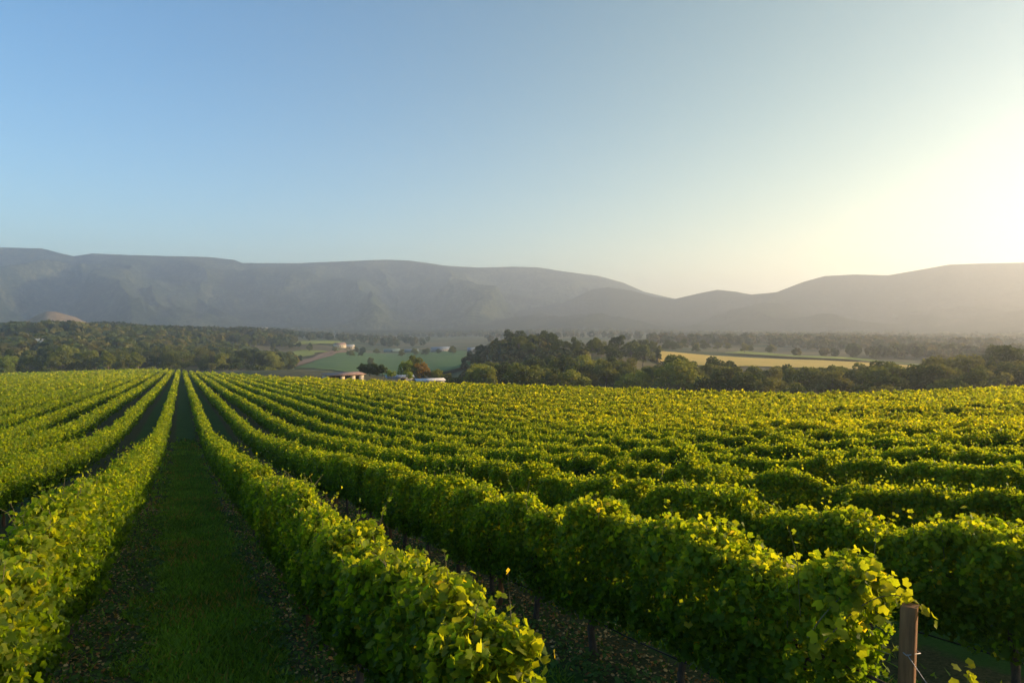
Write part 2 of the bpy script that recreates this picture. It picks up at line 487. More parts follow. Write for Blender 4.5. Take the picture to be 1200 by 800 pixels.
gold = field_mat('ripe_field', (0.58, 0.40, 0.08), (0.72, 0.50, 0.13))
green = field_mat('green_field', (0.08, 0.15, 0.05), (0.12, 0.19, 0.06))
lime = field_mat('lime_field', (0.20, 0.24, 0.05), (0.28, 0.31, 0.07))
soil = field_mat('bare_soil', (0.22, 0.14, 0.09), (0.30, 0.20, 0.13))
teal = field_mat('crop_field', (0.06, 0.11, 0.07), (0.09, 0.14, 0.09))
field_patch([(768, 426), (1092, 437), (1088, 430), (772, 412)], gold, 30, 8, 0.5)
field_patch([(850, 415.2), (1086, 430.5), (1000, 421), (868, 413)], lime, 20, 4, 1.4)
field_patch([(345, 432), (560, 431), (545, 411), (395, 410)], green, 26, 10, 0.4)
field_patch([(552, 424), (648, 424), (640, 415), (552, 414)], teal, 16, 6, 0.4)
field_patch([(322, 430), (350, 430), (415, 412.5), (392, 411.5)], soil, 16, 6, 0.9)
field_patch([(318, 420), (352, 420), (385, 413), (352, 412)], lime, 12, 5, 1.3)
field_patch([(325, 406), (400, 405.5), (400, 401), (330, 401)], lime, 14, 4, 1.2)
field_patch([(1100, 425), (1230, 423), (1230, 418), (1110, 419)], gold, 14, 4, 1.0)

# ------------------------------------------------------------------ vine rows
LOBED = [(0, -0.18), (0.26, -0.45), (0.50, -0.34), (0.50, -0.05), (0.58, 0.22), (0.34, 0.36), (0.0, 0.62), (-0.34, 0.36), (-0.58, 0.22), (-0.50, -0.05), (-0.50, -0.34), (-0.26, -0.45)]
def tmpl_near():
    V = [(x, y, 0.16 * abs(x) - 0.28 * y * y + 0.03 * math.sin(9 * x + 5 * y)) for x, y in LOBED]
    V.append((0, 0.02, -0.03))
    F = [(k, (k + 1) % 12, 12) for k in range(12)]
    return np.array(V), np.array(F)
def tmpl_mid():
    V = [(0, -0.42, 0), (0.46, -0.22, 0.12), (0.40, 0.26, 0.12), (0, 0.56, -0.04), (-0.40, 0.26, 0.12), (-0.46, -0.22, 0.12)]
    return np.array(V), np.array([(0, 1, 2, 3), (0, 3, 4, 5)])
def tmpl_far():
    V = [(0, -0.5, 0), (0.5, 0.0, 0.10), (0, 0.5, 0), (-0.5, 0.0, 0.10)]
    return np.array(V), np.array([(0, 1, 2, 3)])
TN, TM, TF = tmpl_near(), tmpl_mid(), tmpl_far()

def place_leaves(mb, c, n, s, tint, tmpl, mat=0):
    N = len(c)
    if not N: return
    V0, F0 = tmpl
    n = n / (np.linalg.norm(n, axis=1, keepdims=True) + 1e-9)
    a = rng.normal(size=(N, 3)); a[:, 2] -= 0.8
    u = np.cross(n, a); u /= np.linalg.norm(u, axis=1, keepdims=True) + 1e-9
    v = np.cross(n, u)
    P = c[:, None] + s[:, None, None] * (V0[None, :, 0:1] * v[:, None] + V0[None, :, 1:2] * u[:, None] + V0[None, :, 2:3] * n[:, None])
    K = len(V0)
    F = (np.arange(N)[:, None, None] * K + F0[None]).reshape(-1, F0.shape[1])
    mb.add(P.reshape(-1, 3), F, np.repeat(tint, K, 0), mat)

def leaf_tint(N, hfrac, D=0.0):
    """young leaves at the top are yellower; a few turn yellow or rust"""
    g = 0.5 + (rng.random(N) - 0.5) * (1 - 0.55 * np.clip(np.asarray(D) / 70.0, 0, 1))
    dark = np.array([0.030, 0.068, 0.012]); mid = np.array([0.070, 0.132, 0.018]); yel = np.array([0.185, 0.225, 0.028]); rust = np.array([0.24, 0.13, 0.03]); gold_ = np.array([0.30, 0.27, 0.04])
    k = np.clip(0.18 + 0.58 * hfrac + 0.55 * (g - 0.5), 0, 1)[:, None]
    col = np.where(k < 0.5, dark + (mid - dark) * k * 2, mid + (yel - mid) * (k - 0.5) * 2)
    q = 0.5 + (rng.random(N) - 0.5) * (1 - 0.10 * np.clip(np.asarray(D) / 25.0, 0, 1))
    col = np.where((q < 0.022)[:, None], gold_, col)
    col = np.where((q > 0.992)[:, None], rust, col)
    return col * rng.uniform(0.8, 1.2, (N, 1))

VT = 1.60      # typical top of the foliage
VB = 0.50      # bottom of the foliage
def row_shape(ri, y):
    """top height, bottom height and half width of the hedge along a row"""
    top = VT + 0.15 * (vnoise(y * 0.9, y * 0 + ri * 7.3, 1) - 0.5) + 0.34 * (vnoise(y * 2.9, y * 0 + ri * 3.1, 2) - 0.5)
    bot = VB + 0.30 * (vnoise(y * 0.8 + 40, y * 0 + ri * 5.7, 4) - 0.5)
    hw = 0.25 + 0.10 * (vnoise(y * 0.75, y * 0 + ri * 9.1, 6) - 0.5) + 0.22 * (vnoise(y * 2.2, y * 0 + ri * 2.3, 8) - 0.5)
    # single vines of uneven vigour, one about every metre and a half
    vine = vnoise(y / 0.75 + ri * 1.7, y * 0 + ri * 4.1, 16) - 0.5
    far = 1.0 if ri > 1 else 0.45
    hw = hw + (0.02 if ri > 1 else 0.0) + 0.15 * far * vine
    top = top + 0.16 * far * vine
    hw = np.clip(hw, 0.16, 0.62)
    return top, bot, hw

def row_foliage(ri, x, ya, yb):
    mb = MB()
    # sample positions along the row with a density that follows leaf size
    yy = np.arange(ya, yb, 0.5); L = 0.5
    D = np.hypot(x, yy + 0.25)
    s = np.clip(0.0030 * D, 0.054, None)
    lai = np.where(D < 20, 3.1, np.where(D < 45, 2.2, 1.5))
    dens = 3.1 * lai / (0.62 * s * s) * L
    dens = np.minimum(dens, 2900)
    cnt = np.floor(dens + rng.random(len(yy))).astype(int)
    Y = np.repeat(yy, cnt) + rng.random(cnt.sum()) * L
    sz = np.repeat(s, cnt); Dn = np.repeat(D, cnt)
    N = len(Y)
    top, bot, hw = row_shape(ri, Y)
    # cross-section angle: mostly the shell
    q = rng.random(N)
    side = rng.random(N) < 0.80
    h = rng.random(N) ** 0.85                     # 0 bottom .. 1 top
    prof = np.clip(0.62 + 0.38 * np.sin(np.pi * np.clip(h * 0.9 + 0.05, 0, 1)), 0, 1)
    sg = np.where(rng.random(N) < 0.5, 1.0, -1.0)
    inset = 1 - 0.55 * rng.random(N) ** 1.8
    X = np.where(side, sg * hw * prof * inset, rng.uniform(-1, 1, N) * hw * 0.85)
    Zf = np.where(side, bot + (top - bot) * h, top - 0.16 * rng.random(N) ** 1.3 - 0.10 * (X / hw) ** 2)
    nx = np.where(side, sg * 1.0, X / hw * 0.8); nz = np.where(side, 0.25 + 0.5 * (h - 0.4), 1.0)
    nrm = np.stack([nx, np.zeros(N), nz], 1) + rng.normal(size=(N, 3)) * 1.05
    # clumps: foliage swells and recedes
    cl = vnoise(Y * 3.4 + ri, Zf * 3.4, 12)
    X = X + np.where(side, sg * 0.26 * (cl - 0.5), 0)
    c2 = vnoise(Y * 8.5 + ri * 3, Zf * 8.5, 14) * np.where(q < 0.75, 1.0, 0.3)
    X = X + np.where(side, sg * 0.15 * (c2 - 0.45), 0)
    Zf = Zf + np.where(side, 0, 0.16 * (vnoise(Y * 7.5, X * 7.5 + ri, 15) - 0.45))
    jit = rng.normal(size=(N, 3)) * (0.02 + 0.22 * sz[:, None])
    c = np.stack([x + X, Y, ground_z(np.full(N, x), Y) + Zf], 1) + jit
    # some leaves hang free above the top, more of them close to us
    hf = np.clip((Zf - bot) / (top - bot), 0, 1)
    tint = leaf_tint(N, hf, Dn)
    # row-scale differences of vigour
    vg = fbm(np.full(N, x) / 3.0, Y / 5.0, 77, 3)[:, None]
    tint = tint * (0.82 + 0.36 * vg)
    # farther rows get a brighter, yellower tint standing for sunlight on their slope
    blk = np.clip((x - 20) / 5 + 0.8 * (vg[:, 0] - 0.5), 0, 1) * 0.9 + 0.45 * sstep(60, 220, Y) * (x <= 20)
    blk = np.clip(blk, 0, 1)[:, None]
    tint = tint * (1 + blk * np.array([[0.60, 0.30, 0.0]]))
    ss = sz * rng.uniform(0.72, 1.28, N)
    near = Dn < 8.5; mid = (~near) & (Dn < 24); far = Dn >= 24
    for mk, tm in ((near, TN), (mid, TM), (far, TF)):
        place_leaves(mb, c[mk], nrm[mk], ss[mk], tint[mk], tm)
    # added dark inner hull that blocks light and view, only where the outer leaves are drawn large
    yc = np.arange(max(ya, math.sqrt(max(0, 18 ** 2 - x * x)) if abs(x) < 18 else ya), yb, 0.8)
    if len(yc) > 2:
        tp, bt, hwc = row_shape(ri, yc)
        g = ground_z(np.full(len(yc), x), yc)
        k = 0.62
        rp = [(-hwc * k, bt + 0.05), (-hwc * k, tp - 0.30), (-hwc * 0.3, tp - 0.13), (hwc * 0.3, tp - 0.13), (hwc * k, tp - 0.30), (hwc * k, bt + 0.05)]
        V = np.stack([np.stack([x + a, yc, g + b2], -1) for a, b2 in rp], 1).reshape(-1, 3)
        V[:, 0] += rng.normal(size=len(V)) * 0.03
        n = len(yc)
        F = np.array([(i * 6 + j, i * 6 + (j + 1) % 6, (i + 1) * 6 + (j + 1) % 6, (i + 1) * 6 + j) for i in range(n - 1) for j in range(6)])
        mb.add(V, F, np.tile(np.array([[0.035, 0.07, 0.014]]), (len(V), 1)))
    # shoots that stick out of the top
    y1 = min(yb, 110)
    if y1 > ya + 1:
        n = int((y1 - ya) * 5.0)
        py = rng.uniform(ya + 0.05, y1, n)
        Dp = np.hypot(x, py)
        keep = rng.random(n) < np.clip(45 / np.maximum(Dp, 1), 0, 1)
        py = py[keep]; Dp = Dp[keep]; n = len(py)
        tp, bt, hwc = row_shape(ri, py)
        hh = np.where(rng.random(n) < 0.86, rng.uniform(0.06, 0.26, n), rng.uniform(0.2, 0.42, n))
        bx = x + rng.uniform(-1, 1, n) * hwc * 0.9; lean = rng.normal(size=(n, 2)) * 0.45
        z0 = ground_z(np.full(n, x), py) + tp - 0.15
        NLF = 8
        tt = np.linspace(0.2, 1, NLF)[None]
        hx = hh[:, None]
        cc = np.stack([bx[:, None] + lean[:, :1] * hx * tt ** 1.5, py[:, None] + lean[:, 1:] * hx * tt ** 1.5, z0[:, None] + (hx + 0.15) * tt], -1) + rng.normal(size=(n, NLF, 3)) * 0.03
        sl = np.clip(0.0034 * Dp, 0.062, None)[:, None] * (1.1 - 0.5 * tt)
        c = cc.reshape(-1, 3); sl = sl.reshape(-1); DD = np.repeat(Dp, NLF); N2 = len(c)
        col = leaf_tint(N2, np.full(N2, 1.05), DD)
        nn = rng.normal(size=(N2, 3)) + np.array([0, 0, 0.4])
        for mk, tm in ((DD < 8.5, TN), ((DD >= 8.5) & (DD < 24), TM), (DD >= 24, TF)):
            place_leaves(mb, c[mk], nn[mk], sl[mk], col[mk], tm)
        for i in np.nonzero(Dp < 13)[0]:
            mb.tube([(bx[i], py[i], z0[i] - 0.2), cc[i, NLF // 2], cc[i, -1]], [0.004, 0.003, 0.0015], 4, mat=1)
    return mb

def vine_trunk(x, y, seed):
    r = random.Random(seed)
    g = gz(x, y)
    pts = []; rad = []
    ox, oy = r.uniform(-.05, .05), r.uniform(-.05, .05)
    H = 0.95
    for k in range(7):
        t = k / 6
        pts.append((x + ox * math.sin(t * 4) + r.uniform(-.018, .018), y + oy * math.sin(t * 5) + r.uniform(-.018, .018), g - 0.04 + H * t))
        rad.append(0.045 * (1 - 0.35 * t) * r.uniform(.85, 1.2) + (0.018 if k == 0 else 0))
    mb = MB(); mb.tube(pts, rad, 7)
    for s in (-1, 1):
        mb.tube([pts[-1], (x, y + s * 0.25, g + H + 0.05), (x, y + s * 0.7, g + H + 0.06)], [0.024, 0.018, 0.012], 5)
    return mb

ORD = ['', 'first', 'second', 'third', 'fourth', 'fifth', 'sixth', 'seventh', 'eighth', 'ninth', 'tenth', 'eleventh', 'twelfth', 'thirteenth', 'fourteenth', 'fifteenth', 'sixteenth', 'seventeenth', 'eighteenth', 'nineteenth', 'twentieth']
NR, NL = 38, 30
for k in list(range(-NL, 0)) + list(range(0, NR)):
    x = X0 + S * k
    ya = Y0 + (0.0 if k >= 0 else 0.0)
    if k < -2: ya = max(Y0, (abs(x) - 4) / 0.42)
    yb = float(y_end(x)) - 2.0
    if yb - ya < 6: continue
    root = empty('vine_row', (0, 0, 0))
    if k >= 0:
        n = k + 1
        if n == 1: lab = 'vine row along the right edge of the grass lane, yellow-green tip at its near end'
        elif n == 2: lab = 'second vine row right of the grass lane, ending at the weathered square wooden post'
        elif n == 3: lab = 'third vine row right of the grass lane, a dark hedge passing behind the wooden post'
        elif n <= 20: lab = ORD[n] + ' vine row right of the grass lane, hedge of small yellow-green leaves'
        else: lab = 'one of the outermost vine rows right of the lane, merged into yellowish carpet'
        grp = 'vine rows right of the grass lane' if n <= 20 else 'outermost vine rows right of the lane'
    else:
        n = -k
        if n == 1: lab = 'sunlit vine row along the left edge of the grass lane, golden leaves on it'
        elif n <= 14: lab = ORD[n] + ' vine row left of the grass lane, curving hedge with a sunlit top'
        else: lab = 'one of the outermost vine rows left of the lane, merged into green carpet'
        grp = 'vine rows left of the grass lane' if n <= 14 else 'outermost vine rows left of the lane'
    tag(root, lab, 'vine row', grp)
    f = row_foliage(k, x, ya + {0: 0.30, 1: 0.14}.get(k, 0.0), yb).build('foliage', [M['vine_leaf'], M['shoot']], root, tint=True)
    # woody parts where they can be seen
    if -3 <= k <= 4:
        lim = 50 if k in (-1, 0) else (28 if k in (1, -2) else 16)
        yt = Y0 + 0.7; c = 0
        while yt < lim:
            vine_trunk(x, yt, k * 100 + c).build('trunk', M['bark'], root, smooth=True)
            yt += 1.5; c += 1
        mbw = MB(); mbh = MB()
        ys = np.arange(Y0 + 0.05, min(yb, 60), 1.5)
        zz = ground_z(np.full(len(ys), x), ys)
        for hh in (0.95, 1.12, 1.28):
            mbw.tube(np.column_stack([np.full(len(ys), x + 0.05), ys, zz + hh]), 0.0022, 4)
        mbw.build('wire', M['steel'], root)
        sag = np.array([0.0 if i % 2 else -0.03 for i in range(len(ys))])
        mbh.tube(np.column_stack([np.full(len(ys), x), ys, zz + 0.42 + sag]), 0.009, 6)
        mbh.build('drip_hose', M['hose'], root)
        yp = Y0 + 6.2; 
        while yp < lim:
            mp = MB(); g = gz(x, yp)
            mp.tube([(x - 0.06, yp, g - 0.2), (x - 0.06, yp, g + 1.34)], 0.04, 8)
            mp.build('line_post', M['post_wood'], root)
            yp += 6.0

# end post and the shoot on its anchor wire
def end_post():
    x, y = X0 + S + 0.08, Y0 - 0.06
    g = gz(x, y)
    mb = MB()
    r, b = 0.047, 0.005
    ring = [(-r + b, -r), (r - b, -r), (r, -r + b), (r, r - b), (r - b, r), (-r + b, r), (-r, r - b), (-r, -r + b)]
    V = []
    hs = [-0.3, 0.3, 0.9, 1.48, 1.49]
    for q, hh in enumerate(hs):
        kk = 1.0 if q < 4 else 0.92
        for (a, c) in ring:
            V.append((a * kk + 0.01 * math.sin(q * 2.1), c * kk, hh))
    F = [(q * 8 + i, q * 8 + (i + 1) % 8, (q + 1) * 8 + (i + 1) % 8, (q + 1) * 8 + i) for q in range(4) for i in range(8)]
    mb.add(V, F); mb.add(V[-8:], [tuple(range(8))])
    o = empty('vineyard_post', (x, y, g), R(-66))
    mb.build('shaft', M['post_wood'], o)
    wr = MB()
    wr.tube([(-0.07, 0.0, 1.18), (0.0, -0.069, 1.17), (0.07, 0.0, 1.18), (0.0, 0.069, 1.19), (-0.07, 0.0, 1.18)], 0.004, 5)
    wr.tube([(0.0, -0.05, 1.17), (1.12, -0.35, -0.15)], 0.0025, 5)
    wr.build('anchor_wire', M['steel'], o)
    tag(o, 'weathered square wooden post with a lit right edge at the end of a vine row', 'post')
    # shoots over the post top and up from below
    mb = MB()
    def shoot(p0, p1, p2, n, s0, s1, mat_off=0):
        p0, p1, p2 = map(np.array, (p0, p1, p2))
        t = np.linspace(0, 1, n)[:, None]
        c = (1 - t) ** 2 * p0 + 2 * t * (1 - t) * p1 + t ** 2 * p2
        mb.tube(c, np.linspace(0.006, 0.0025, n), 5, mat=1)
        c = np.repeat(c, 3, 0); n = 3 * n
        cc = c + rng.normal(size=c.shape) * 0.045
        nn = rng.normal(size=c.shape) * 0.7 + np.array([-0.3, -0.6, 0.5])
        tint = np.array([[0.17, 0.22, 0.03]]) * rng.uniform(0.7, 1.25, (n, 1))
        place_leaves(mb, cc, nn, np.linspace(s0, s1, n), tint, TN)
    z = g
    shoot((x - 0.45, y + 0.3, z + 1.2), (x - 0.1, y + 0.1, z + 1.75), (x + 0.12, y - 0.06, z + 1.42), 16, 0.08, 0.05)
    shoot((x - 0.5, y + 0.4, z + 1.2), (x - 0.25, y + 0.3, z + 1.6), (x - 0.12, y + 0.15, z + 1.62), 10, 0.085, 0.06)
    tag(mb.build('vine_shoot', [M['vine_leaf'], M['shoot']], tint=True), 'drooping vine shoot hanging over the top of the wooden end post', 'vine shoot')
    mb = MB()
    shoot((x + 0.02, y - 0.20, z + 0.40), (x + 0.16, y - 0.28, z + 0.85), (x + 0.22, y - 0.27, z + 1.10), 16, 0.10, 0.055)
    shoot((x + 0.0, y - 0.20, z + 0.35), (x + 0.05, y - 0.3, z + 0.75), (x + 0.05, y - 0.28, z + 0.92), 12, 0.11, 0.07)
    shoot((x + 0.0, y - 0.15, z + 0.25), (x + 0.0, y - 0.2, z + 0.65), (x - 0.02, y - 0.18, z + 0.82), 10, 0.11, 0.07)
    tag(mb.build('vine_shoot', [M['vine_leaf'], M['shoot']], tint=True), 'upright sunlit vine shoot growing low beside the wooden end post', 'vine shoot')
end_post()

# ------------------------------------------------------------------ grass and litter near us
def build_grass():
    mb = MB()
    N = 230000
    y = 3.0 + 62 * rng.random(N) ** 1.9
    x = np.where(rng.random(N) < 0.6, rng.uniform(-1.5, 1.6, N), rng.uniform(-4.0, 7.5, N))
    fr = np.abs(((x - 0.14 - X0) / S + 0.5) % 1 - 0.5) * S     # distance from a row
    wob = fbm(x * 1.3, y * 1.3, 31, 3)
    keep = (fr > 0.60 + 0.8 * (wob - 0.5)) | (rng.random(N) < 0.05)
    keep &= rng.random(N) < 1 - sstep(30, 64, y)
    x, y = x[keep], y[keep]; N = len(x)
    D = np.hypot(x, y)
    h = (0.035 + 0.05 * rng.random(N)) * (0.8 + 0.7 * fbm(x * 2, y * 2, 33, 2)) * (1 + 0.02 * D)
    wd = 0.0028 * D * 0.6 + 0.004
    a = rng.random(N) * math.tau; l = rng.normal(size=(N, 2)) * 0.6
    z = ground_z(x, y) + 0.0
    col = np.array([[0.092, 0.175, 0.032]]) * rng.uniform(0.6, 1.5, (N, 1)) * (0.6 + 0.8 * fbm(x, y, 35, 3))[:, None]
    dryp = sstep(0.56, 0.72, fbm(x * 0.9 + 3, y * 0.55, 37, 3))
    col = np.where((rng.random(N) < 0.04 + 0.22 * dryp)[:, None], np.array([[0.22, 0.17, 0.07]]) * rng.uniform(0.6, 1.3, (N, 1)), col)
    track = np.exp(-(((x - 0.14) % S - 0.98) / 0.16) ** 2) + np.exp(-(((x - 0.14) % S - 2.2) / 0.16) ** 2)
    h = h * (1 - 0.45 * np.clip(track, 0, 1))
    V = np.stack([np.stack([x - np.cos(a) * wd, y - np.sin(a) * wd, z], 1), np.stack([x + np.cos(a) * wd, y + np.sin(a) * wd, z], 1),
                  np.stack([x + l[:, 0] * h, y + l[:, 1] * h, z + h], 1)], 1).reshape(-1, 3)
    mb.add(V, np.arange(N * 3).reshape(-1, 3), np.repeat(col, 3, 0))
    o = mb.build('grass', leaf_material('grass_blade', trans=0.25, rough=0.6, spec=0.15), tint=True)
    tag(o, 'mown dark green grass covering the shaded lanes between the vine rows', 'grass', kind='stuff')
build_grass()

def build_litter():
    mb = MB()
    rows = [-1, 0, 1]
    for k in rows:
        N = 5200
        y = 3.2 + 22 * rng.random(N) ** 1.4
        x = X0 + S * k + 0.12 + rng.normal(size=N) * 0.36
        z = ground_z(x, y) + 0.012
        c = np.stack([x, y, z + 0.02 * rng.random(N)], 1)
        n = rng.normal(size=(N, 3)) * 0.35 + np.array([0, 0, 1])
        q = rng.random(N)
        col = np.where((q < 0.35)[:, None], [[0.34, 0.17, 0.08]], np.where((q < 0.7)[:, None], [[0.44, 0.32, 0.20]], [[0.18, 0.12, 0.07]])) * rng.uniform(0.6, 1.3, (N, 1))
        place_leaves(mb, c, n, rng.uniform(0.02, 0.055, N), col * 1.0, TM)
    o = mb.build('leaf_litter', leaf_material('dead_leaf', trans=0.1, rough=0.8, spec=0.1), tint=True)
    tag(o, 'brown fallen leaves and clippings strewn under the near vine rows', 'leaf litter', kind='stuff')
    mb = MB()
    for k in rows:
        N = 500
        y = 3.5 + 18 * rng.random(N) ** 1.3
        x = X0 + S * k + rng.normal(size=N) * 0.30 + (0.42 if k == -1 else -0.2)
        for xi, yi in zip(x, y):
            m = 9
            z = gz(xi, yi)
            c = np.array([xi, yi, z + 0.05]) + rng.normal(size=(m, 3)) * np.array([0.06, 0.06, 0.025])
            place_leaves(mb, c, rng.normal(size=(m, 3)) * 0.5 + np.array([0, 0, 1]), rng.uniform(0.03, 0.06, m), np.array([[0.05, 0.10, 0.035]]) * rng.uniform(0.7, 1.5, (m, 1)), TM)
    o = mb.build('weeds', leaf_material('weed_leaf', trans=0.2, rough=0.7, spec=0.1), tint=True)
    tag(o, 'low broad-leaved weeds growing along the bare strips under the vines', 'weeds', kind='stuff')
build_litter()

# ------------------------------------------------------------------ trees
def tree_proto(seed, H, Wd, kind, cards, cs):
    """crown and trunk meshes of one tree; leaf clumps through the volume of several lobes"""
    r = np.random.default_rng(seed)
    cols = {'olive': [(0.065, 0.082, 0.024), (0.14, 0.145, 0.040)], 'dark': [(0.028, 0.046, 0.017), (0.070, 0.085, 0.030)], 'golden': [(0.12, 0.135, 0.03), (0.22, 0.22, 0.045)],
            'rust': [(0.15, 0.095, 0.03), (0.26, 0.165, 0.045)], 'lime': [(0.11, 0.14, 0.025), (0.20, 0.23, 0.04)], 'khaki': [(0.075, 0.080, 0.030), (0.15, 0.145, 0.045)]}[kind]
    tr = MB(); cr = MB()
    th = H * 0.38
    bend = r.normal(size=2) * 0.04 * H
    tr.tube([(0, 0, -1.0), (bend[0] * .3, bend[1] * .3, th * .5), (bend[0], bend[1], th), (bend[0] * 1.2, bend[1] * 1.2, H * .75)], [0.032 * H, 0.024 * H, 0.018 * H, 0.006 * H], 7)
    nl = int(r.integers(16, 24))
    lob = []
    for i in range(nl):
        a = r.random() * math.tau; rad = Wd * 0.36 * math.sqrt(r.random())
        hz = H * r.uniform(0.26, 0.84)
        rr = Wd * r.uniform(0.09, 0.19)
        k = 1 - 0.45 * max(0, (hz / H - 0.6) / 0.3)
        p = np.array([bend[0] + math.cos(a) * rad * k * 1.2, bend[1] + math.sin(a) * rad * k * 1.2, hz])
        lob.append((p, rr, min(rr * r.uniform(0.75, 1.15), H - hz + rr * 0.15)))
        tr.tube([(bend[0] * .8, bend[1] * .8, th * .85), tuple((p + np.array([bend[0], bend[1], th])) / 2), tuple(p)], [0.013 * H, 0.009 * H, 0.004 * H], 5)
    lob.append((np.array([bend[0], bend[1], H * 0.55]), Wd * 0.22, H * 0.27))
    tot = sum(l[1] ** 2 for l in lob)
    for p, rr, rz in lob:
        n = int(cards * rr ** 2 / tot)
        d = r.normal(size=(n, 3)); d /= np.linalg.norm(d, axis=1, keepdims=True)
        d[:, 2] = np.where(d[:, 2] < -0.45, -d[:, 2] * 0.4, d[:, 2])
        bumpy = 0.72 + 0.5 * r.random(n) ** 0.7 * (0.6 + 0.6 * vnoise(d[:, 0] * 2.5 + seed, d[:, 1] * 2.5 + d[:, 2] * 2, seed))
        c = p + d * bumpy[:, None] * np.array([rr, rr, rz])
        nn = d * 0.8 + r.normal(size=(n, 3)) * 0.8
        hf = np.clip(c[:, 2] / H, 0, 1)
        k = np.clip(r.random(n) * 0.8 + 0.25 * (hf - 0.5), 0, 1)[:, None]  # lighter tint stands for sunlit clumps, more of it towards the top
        tint = np.array([cols[0]]) * (1 - k) + np.array([cols[1]]) * k
        place_leaves(cr, c, nn, cs * r.uniform(0.6, 1.4, n), tint, TF)
    return tr, cr

TREES = {}
def get_tree(kind, shape, var):
    key = (kind, shape, var)
    if key not in TREES:
        seed = abs(hash_str(kind + shape)) % 1000 + var * 7
        dims = {'round': (12, 11.0, 3600, 0.58), 'tall': (15, 10.0, 3600, 0.62), 'column': (13, 6.0, 2400, 0.55), 'shrub': (4, 4.6, 900, 0.36)}[shape]
        tr, cr = tree_proto(seed, dims[0], dims[1], kind, dims[2], dims[3])
        o = empty('shrub' if shape == 'shrub' else 'tree')
        tr.build('trunk', M['tree_bark'], o); cr.build('crown', M['tree_leaf'], o, tint=True)
        TREES[key] = [o, False]
    return TREES[key]

def hash_str(s):
    h = 7
    for ch in s: h = (h * 31 + ord(ch)) % 100003
    return h

def put_tree(px, r, h, kind='olive', shape='round', label=None, group=None, cat='tree', wide=1.0, sink=0.0):
    ent = get_tree(kind, shape, random.randint(0, 2))
    base = {'round': 12, 'tall': 15, 'column': 13, 'shrub': 4}[shape]
    if ent[1]: o = copy_tree(ent[0])
    else: o = ent[0]; ent[1] = True
    x, y = polar(px, r)
    o.location = (x, y, gz(x, y) - sink)
    k = h / base
    o.scale = (k * wide * random.uniform(.92, 1.1), k * wide * random.uniform(.92, 1.1), k)
    o.rotation_euler = (0, 0, random.uniform(0, 6.28))
    for key in ('label', 'group', 'category', 'kind'):
        if key in o: del o[key]
    tag(o, label, cat, group)
    return o

def scatter(n, px0, px1, r0, r1, h0, h1, kinds, shapes, label, group, cat='tree', wide=1.0, mind=0.55):
    placed = []; tries = 0
    while len(placed) < n and tries < n * 60:
        tries += 1
        px = random.uniform(px0, px1); r = random.uniform(r0, r1); h = random.uniform(h0, h1)
        x, y = polar(px, r)
        if any((x - a) ** 2 + (y - b) ** 2 < (mind * (h + c) * 0.42) ** 2 for a, b, c in placed): continue
        placed.append((x, y, h))
        kd = random.choice(kinds)
        put_tree(px, r, h, kd, random.choice(shapes), LABK[kd] + ' ' + label, group, cat, wide)

LABK = {'olive': 'olive green', 'dark': 'dark green', 'golden': 'golden-lit yellowish', 'khaki': 'brownish green', 'lime': 'fresh yellow-green', 'rust': 'rust orange'}

# far left: wood behind the vineyard's end
scatter(46, -15, 335, 470, 560, 13, 19, ['olive', 'olive', 'dark', 'khaki', 'golden'], ['round', 'tall'], 'tree in the wood behind the far end of the rows', 'trees of the wood behind the rows')
scatter(30, -15, 135, 640, 860, 11, 15, ['dark', 'olive', 'khaki'], ['round'], 'tree on the wooded knoll below the mountains', 'trees on the wooded knoll')
scatter(40, 130, 345, 620, 980, 11, 15, ['dark', 'olive', 'khaki', 'olive'], ['round', 'tall'], 'tree in the deeper wood behind the front trees', 'trees of the deeper wood')
put_tree(126, 445, 15.5, 'golden', 'column', 'tall golden tree left of a pair in front of the left wood', wide=1.25)
put_tree(161, 445, 14.5, 'golden', 'column', 'slimmer golden tree right of a pair in front of the left wood', wide=1.15)
put_tree(142, 452, 9.5, 'khaki', 'round', 'small brownish tree between the two golden trees')
put_tree(61, 446, 12, 'olive', 'tall', 'leaning olive tree at the meadow edge above three dark bushes')
put_tree(5, 450, 13, 'lime', 'round', 'yellow-green tree at the far left edge of the wood')
scatter(16, 176, 335, 436, 452, 3.5, 5.5, ['khaki', 'olive', 'dark', 'golden'], ['shrub'], 'shrub in the low scrub at the far row ends', 'shrubs at the far row ends', 'shrub', 1.3)
for px, lab in ((28, 'dark low bush on the meadow, leftmost of three'), (39, 'dark low bush on the meadow, middle of three'), (52, 'dark low bush on the meadow, rightmost of three')):
    put_tree(px, 418, 3.6, 'dark', 'shrub', lab, 'dark bushes on the meadow', 'bush', 1.2)
scatter(8, 335, 365, 700, 900, 7, 10, ['dark', 'olive'], ['round'], 'tree beside the bare brown field', 'trees beside the bare field')
# mid distance
for px in (426, 433, 441, 449):
    put_tree(px, 238, 4.6, 'dark', 'round', 'dark dense tree in the clump between the cream shed and pale roofs', 'dark clump by the cream shed', wide=1.15)
put_tree(486, 262, 12.5, 'olive', 'tall', 'tall olive tree behind the rust orange tree')
put_tree(495, 250, 8.2, 'rust', 'round', 'rust orange tree above the long white roof')
put_tree(478, 250, 8.5, 'lime', 'round', 'yellow-green tree beside the rust orange tree')
put_tree(512, 248, 6.8, 'golden', 'round', 'small golden tree just right of the rust orange tree')
put_tree(434, 600, 12, 'olive', 'tall', 'lone thin tree in the big green field')
put_tree(525, 240, 6, 'khaki', 'round', 'brownish bush-like tree at the right end of the white roof')
put_tree(533, 232, 4.5, 'dark', 'shrub', 'dark shrub right of the long white roof', cat='shrub')
put_tree(459, 216, 3.2, 'lime', 'shrub', 'lime green bush between the cream shed and the blue roof', cat='bush')
